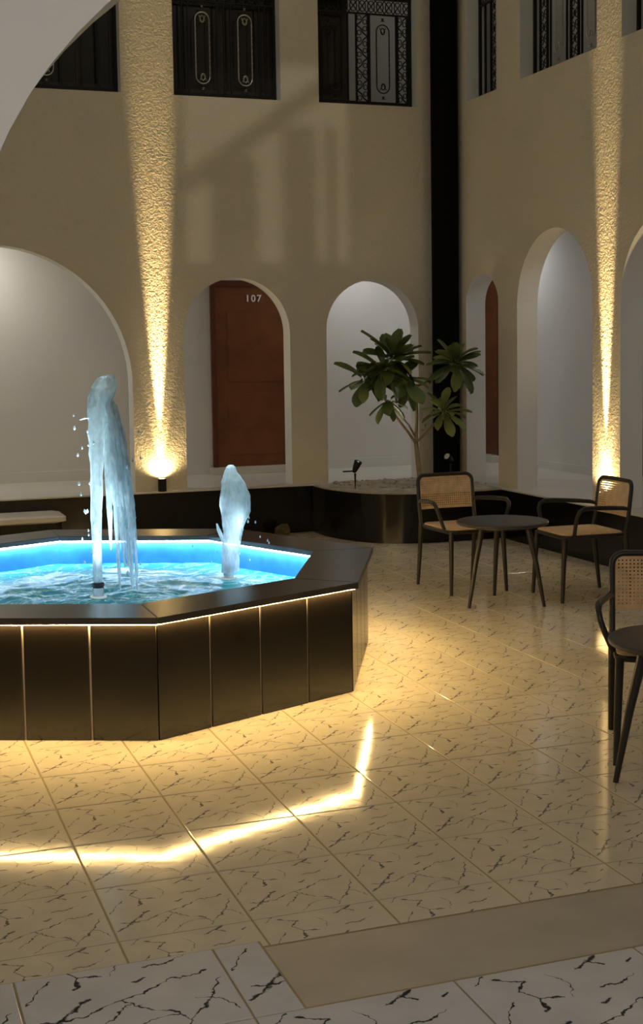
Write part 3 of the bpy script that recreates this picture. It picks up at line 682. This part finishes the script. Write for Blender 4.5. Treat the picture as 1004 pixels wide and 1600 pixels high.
for v in bm.verts:
    q = 1+.25*noise.noise(v.co*1.7); v.co = Vector((v.co.x*.075*q, v.co.y*.06*q, (v.co.z*.06*q)+.055))
    v.co.z = max(v.co.z, 0)
bm.verts.index_update(); rk.add([v.co for v in bm.verts], [[v.index for v in f.verts] for f in bm.faces]); bm.free()
tag(rk.build('stone', M['rock'], None, True, loc=(3.72, 11.60, 0)), 'small mossy stone on the floor against the black plinth behind the fountain', 'stone')

# entry step in front of the big arch
stp = empty('entry_step', (.5, 11.5, 0), 'long step with a pale rounded tread against the plinth at the left', 'step')
P = rounded_rect(-.75, -.21, 1.21, .5, .06)
MB().prism([(x*.97, min(y*.92, .245)) for x, y in P], 0, .28).build('step_base', M['black'], stp)
mb = MB(); slab(mb, [(x, min(y, .248)) for x, y in P], .275, .335, .012); mb.build('step_tread', M['corridor'], stp, True)

def uplight(loc, toward, label, mid=26, km=1, kw=1, kn=1):
    t = empty('uplight', loc, label, 'wall light', 'uplights on the piers')
    MB().lathe([(.034, 0), (.038, .005), (.038, .115), (.030, .118), (.030, .108)], 24).build('housing', M['rubber'], t, 40)
    l = MB().lathe([(.029, 0), (.029, .003)], 20, (0, 0, .112)).build('lens', M['lens'], t, 40); l['label'] = 'glowing warm lens'
    w = Vector(toward); c = (1, .72, .33)
    spot('narrow_beam', (0, 0, .125), w*.020+Vector((0, 0, 1)), UP_NARROW*kn, 9.6, 1, c, .012, t)
    spot('medium_beam', (0, 0, .125), w*.11+Vector((0, 0, 1)), UP_MID*km, mid, 1, c, .012, t)
    spot('wide_beam', (0, 0, .125), w*.3+Vector((0, 0, 1)), UP_WIDE*kw, 150, 1, c, .012, t)
uplight((2.655, BY-.050, ZP), (0, 1, 0), 'small uplight grazing the pier between the big arch and door 107')
uplight((RX-.048, 9.05, ZP), (1, 0, 0), 'small uplight grazing the right-hand pier behind the side-on chair', 50, .7, 1.2, .8)

def ceiling_lamp(x, y, z, power, label, r=.11, col=(1, .94, .83), point=False):
    t = empty('ceiling_light', (x, y, z), label, 'ceiling light', 'round ceiling lights of the corridors')
    MB().lathe([(r+.02, -.03), (r+.02, 0)], 28).build('lamp_body', M['white'], t, 40)
    MB().lathe([(r*.4, -.05), (r*.8, -.045), (r, -.0305)], 28).build('diffuser', M['lamp'], t, 60)
    l = bpy.data.lights.new('bulb', 'POINT' if point else 'AREA'); l.energy = power; l.color = col
    if point: l.shadow_soft_size = r
    else: l.shape = 'DISK'; l.size = r*2
    link('bulb', l, t, (0, 0, -.20 if point else -.06))
ceiling_lamp(.95, 12.75, 3.0, LAMP_BACK, 'round lamp on the corridor ceiling behind the big arch')
ceiling_lamp(5.0, 12.75, 3.0, LAMP_BACK*.33, 'round lamp on the corridor ceiling behind the arch by the tree', col=(.97, .96, 1))
ceiling_lamp(6.3, 9.9, 3.0, LAMP_RIGHT, 'round lamp on the right corridor ceiling by the second arch', col=(.97, .96, 1))
ceiling_lamp(6.3, 7.0, 3.0, LAMP_RIGHT, 'round lamp on the right corridor ceiling nearest the viewer', col=(.97, .96, 1))
ceiling_lamp(6.4, 12.6, 3.0, LAMP_RIGHT*1.3, 'round lamp on the corridor ceiling at the building corner', col=(.97, .96, 1))
ceiling_lamp(.3, .2, 3.1, LAMP_NEAR, 'round lamp on the near corridor ceiling above the viewer', col=(1, .95, .93), point=True)
ceiling_lamp(6.35, 12.0, ZTOP, LAMP_GALLERY, 'round lamp on the upper gallery ceiling at the corner')

# ------------------------------------------------------------------ wrought iron railings of the upper openings
def make_railing(name_label, W, fn, mods, ovals_mat, order):
    """W width; fn(u) world origin shift; railing in local x 0..W, z from 0; mods: list of ('oval'|'lattice'|'bar', centre, width)"""
    t = empty('railing', fn, name_label, 'railing', 'wrought iron railings of the upper gallery', order)
    H = 1.02
    MB().box(0, -.014, .03, W, .014, .055).build('bottom_rail', M['iron'], t)
    MB().box(0, -.016, H-.02, W, .016, H+.01).build('top_rail', M['iron'], t)
    MB().box(0, -.010, H-.16, W, .010, H-.145).build('middle_rail', M['iron'], t)
    for x in (.012, W-.012): MB().box(x-.012, -.013, .0, x+.012, .013, H-.02).build('post', M['iron'], t)
    fz = MB(); n = max(4, int(W/.09)); p = W/n
    for i in range(n):
        c = (i+.5)*p
        fz.tube([(c+.035*cos(a)*1.0, 0, H-.083+.052*sin(a)) for a in [2*PI*k/10 for k in range(10)]], .0055, 4, True)
        fz.tube([(c-p/2, 0, H-.14), (c, 0, H-.083), (c+p/2, 0, H-.026)], .005, 4); fz.tube([(c-p/2, 0, H-.026), (c, 0, H-.083), (c+p/2, 0, H-.14)], .005, 4)
    fz.build('scroll_frieze', M['iron'], t)
    z0, z1 = .055, H-.16
    for kind, c, w in mods:
        if kind == 'bar': MB().box(c-w/2, -.010, z0, c+w/2, .010, z1).build('upright', M['iron'], t)
        elif kind == 'lattice':
            mb = MB(); 
            for x in (c-w/2, c+w/2): mb.box(x-.008, -.010, z0, x+.008, .010, z1)
            m = 8; s = (z1-z0)/m
            for k in range(m):
                z = z0+k*s; sg = 1 if k % 2 else -1
                mb.tube([(c-sg*w*.45, 0, z), (c-sg*w*.1, 0, z+s*.30), (c+sg*w*.1, 0, z+s*.7), (c+sg*w*.45, 0, z+s)], .0065, 4)
                mb.tube([(c+sg*w*.24+w*.17*cos(a), 0, z+s*.32+s*.22*sin(a)) for a in [2*PI*q/8 for q in range(8)]], .005, 4, True)
                mb.tube([(c-sg*w*.24+w*.17*cos(a), 0, z+s*.70+s*.22*sin(a)) for a in [2*PI*q/8 for q in range(8)]], .005, 4, True)
            mb.build('lattice_strip', M['iron'], t)
        else:
            mb = MB(); a0, b0 = z0+.10, z1-.10; r = w/2
            loop = [(c+r, 0, a0+.05), (c+r, 0, b0-.05)]+[(c+x, 0, b0-.05+y) for x, y in arc((0, 0), r, 0, PI, 8)[1:-1]]+[(c-r, 0, b0-.05), (c-r, 0, a0+.05)]+[(c+x, 0, a0+.05+y) for x, y in arc((0, 0), r, PI, 2*PI, 8)[1:-1]]
            mb.tube(loop, .006, 6, True)
            for sx in (-1, 1):       # beaded side rods
                for k in range(9):
                    z = a0+.08+(b0-a0-.16)*k/8; mb.lathe([(.001, -.012), (.009, 0), (.001, .012)], 6, (c+sx*r, 0, z))
            for zc, s in ((a0+.045, 1), (b0-.045, -1)):
                mb.tube([(c+.022*cos(a)*(1-.3*k/12), 0, zc+s*.03*sin(a)) for k, a in enumerate([2*PI*q/12 for q in range(12)])], .005, 6, True)
                mb.tube([(c-.03, 0, zc-s*.03), (c, 0, zc+s*.03), (c+.03, 0, zc-s*.03)], .005, 6)
                e = zc-s*.105
                mb.lathe([(.020, -.010), (.006, 0), (.015, .012)], 8, (c, 0, e))
            mb.build('oval_scroll', ovals_mat, t)
            for x in (c-r-.07, c+r+.07): MB().box(x-.006, -.008, z0, x+.006, .008, z1).build('upright', M['iron'], t)
    return t
ry = BY+.14
make_railing('black iron railing in the upper opening cut by the near arch', 2.365, (.02, ry, SILL), [('oval', .30, .13), ('lattice', .54, .12), ('oval', .78, .13), ('lattice', 1.02, .12), ('oval', 1.27, .13), ('lattice', 1.50, .12), ('oval', 1.74, .13), ('bar', 2.05, .02), ('bar', 2.2, .02)], M['silver'], 0)
make_railing('dark railing with two silvery oval scrolls in the middle upper opening', 1.0, (2.86, ry, SILL), [('bar', .12, .012), ('oval', .31, .13), ('bar', .51, .014), ('oval', .71, .13), ('bar', .90, .012)], M['silver'], 0)
make_railing('black lattice railing in the upper opening left of the black column', .99, (4.23, ry, SILL), [('oval', .21, .13), ('lattice', .49, .12), ('oval', .70, .13), ('lattice', .90, .10)], M['iron'], 0)
rx = RX+.14
make_railing('narrow lattice railing in the upper opening right of the black column', .61, (rx, 11.50, SILL), [('lattice', .30, .12), ('bar', .5, .014), ('bar', .12, .014)], M['silver'], -PI/2)
make_railing('railing with bright oval scrolls and lattice on the right wall', 1.25, (rx, 10.45, SILL), [('lattice', .17, .12), ('oval', .42, .13), ('lattice', .68, .12), ('oval', .93, .13), ('lattice', 1.13, .12)], M['silver'], -PI/2)
make_railing('railing at the upper right corner of the frame beyond the lit pier', 1.25, (rx, 8.85, SILL), [('lattice', .17, .12), ('oval', .42, .13), ('lattice', .68, .12), ('oval', .93, .13), ('lattice', 1.13, .12)], M['silver'], -PI/2)
bpy.context.view_layer.update()
# dark timber-framed windows behind the back railings
M['win_dark'] = mat('dark_stained_window', (.035, .024, .016), .35, .5, var=.3, vscale=8)
M['win_glass'] = mat('dark_window_glass', (.020, .017, .014), .12, .5)
def dark_window(name, label, x0, x1, y, stiles):
    mb = MB(); 
    for x in stiles: mb.box(x-.028, y-.02, SILL, x+.028, y+.02, HEAD)
    for z in (SILL+.05, SILL+1.45, HEAD-.05): mb.box(x0, y-.018, z-.05, x1, y+.018, z+.05)
    r = struct(mb.build(name, M['win_dark']), label)
    for a, b in zip(stiles, stiles[1:]): MB().box(a+.028, y-.006, SILL+.1, b-.028, y+.006, HEAD-.1).build('pane', M['win_glass'], r)
dark_window('window_1', 'dark window behind the railing cut by the near arch', .02, 2.385, BY+T+.03, [.05, .63, 1.2, 1.77, 2.06, 2.36])
dark_window('window_2', 'dark window behind the railing with silvery ovals', 2.86, 3.86, BY+T+.03, [2.89, 3.36, 3.83])
dark_window('window_3', 'dark window leaf behind the left part of the lattice railing', 4.23, 4.60, BY+T+.03, [4.26, 4.57])
# unseen slats added before the gallery lamp to throw the faint back-wall bands
LP_ = Vector((-1.0, .5, 6.0)); FR = (3.4-LP_.y)/(BY-LP_.y)
def on_front(x, z): return LP_.x+(x-LP_.x)*FR, LP_.z+(z-LP_.z)*FR
sh = MB()
for a, b in ((3.20, 3.60), (3.88, 4.17), (4.31, 4.37), (4.55, 4.75)):
    (xa, _), (xb, _) = on_front(a, 3), on_front(b, 3); sh.box(xa, 3.385, 5.05, xb, 3.415, on_front(0, 3.45 if a < 3.5 else 3.75)[1])
o = struct(sh.build('gobo_slats', M['frame']), 'unseen slats added in the front wall, shaped to throw bands on the back wall')
(xa, za), (xb, zb) = on_front(2.7, 3.10), on_front(4.7, 4.5)
MB().tube([(xa, 3.36, za), (xb, 3.36, zb)], .022, 6).build('gobo_brace', M['frame'], o)  # added bar, laid to cast the diagonal dark band
tl = empty('gallery_lamp', LP_, 'lamp behind the added slats above the viewer', 'lamp')
MB().lathe([(.02, -.02), (.03, 0), (.02, .02)], 16, (0, -.06, 0)).build('lamp_body', M['steel'], tl, 40)
spot('bulb', (0, 0, 0), Vector((3.75, BY, 3.3))-LP_, 520, 16, .4, (1, .92, .78), .024, tl)
bpy.context.view_layer.update()
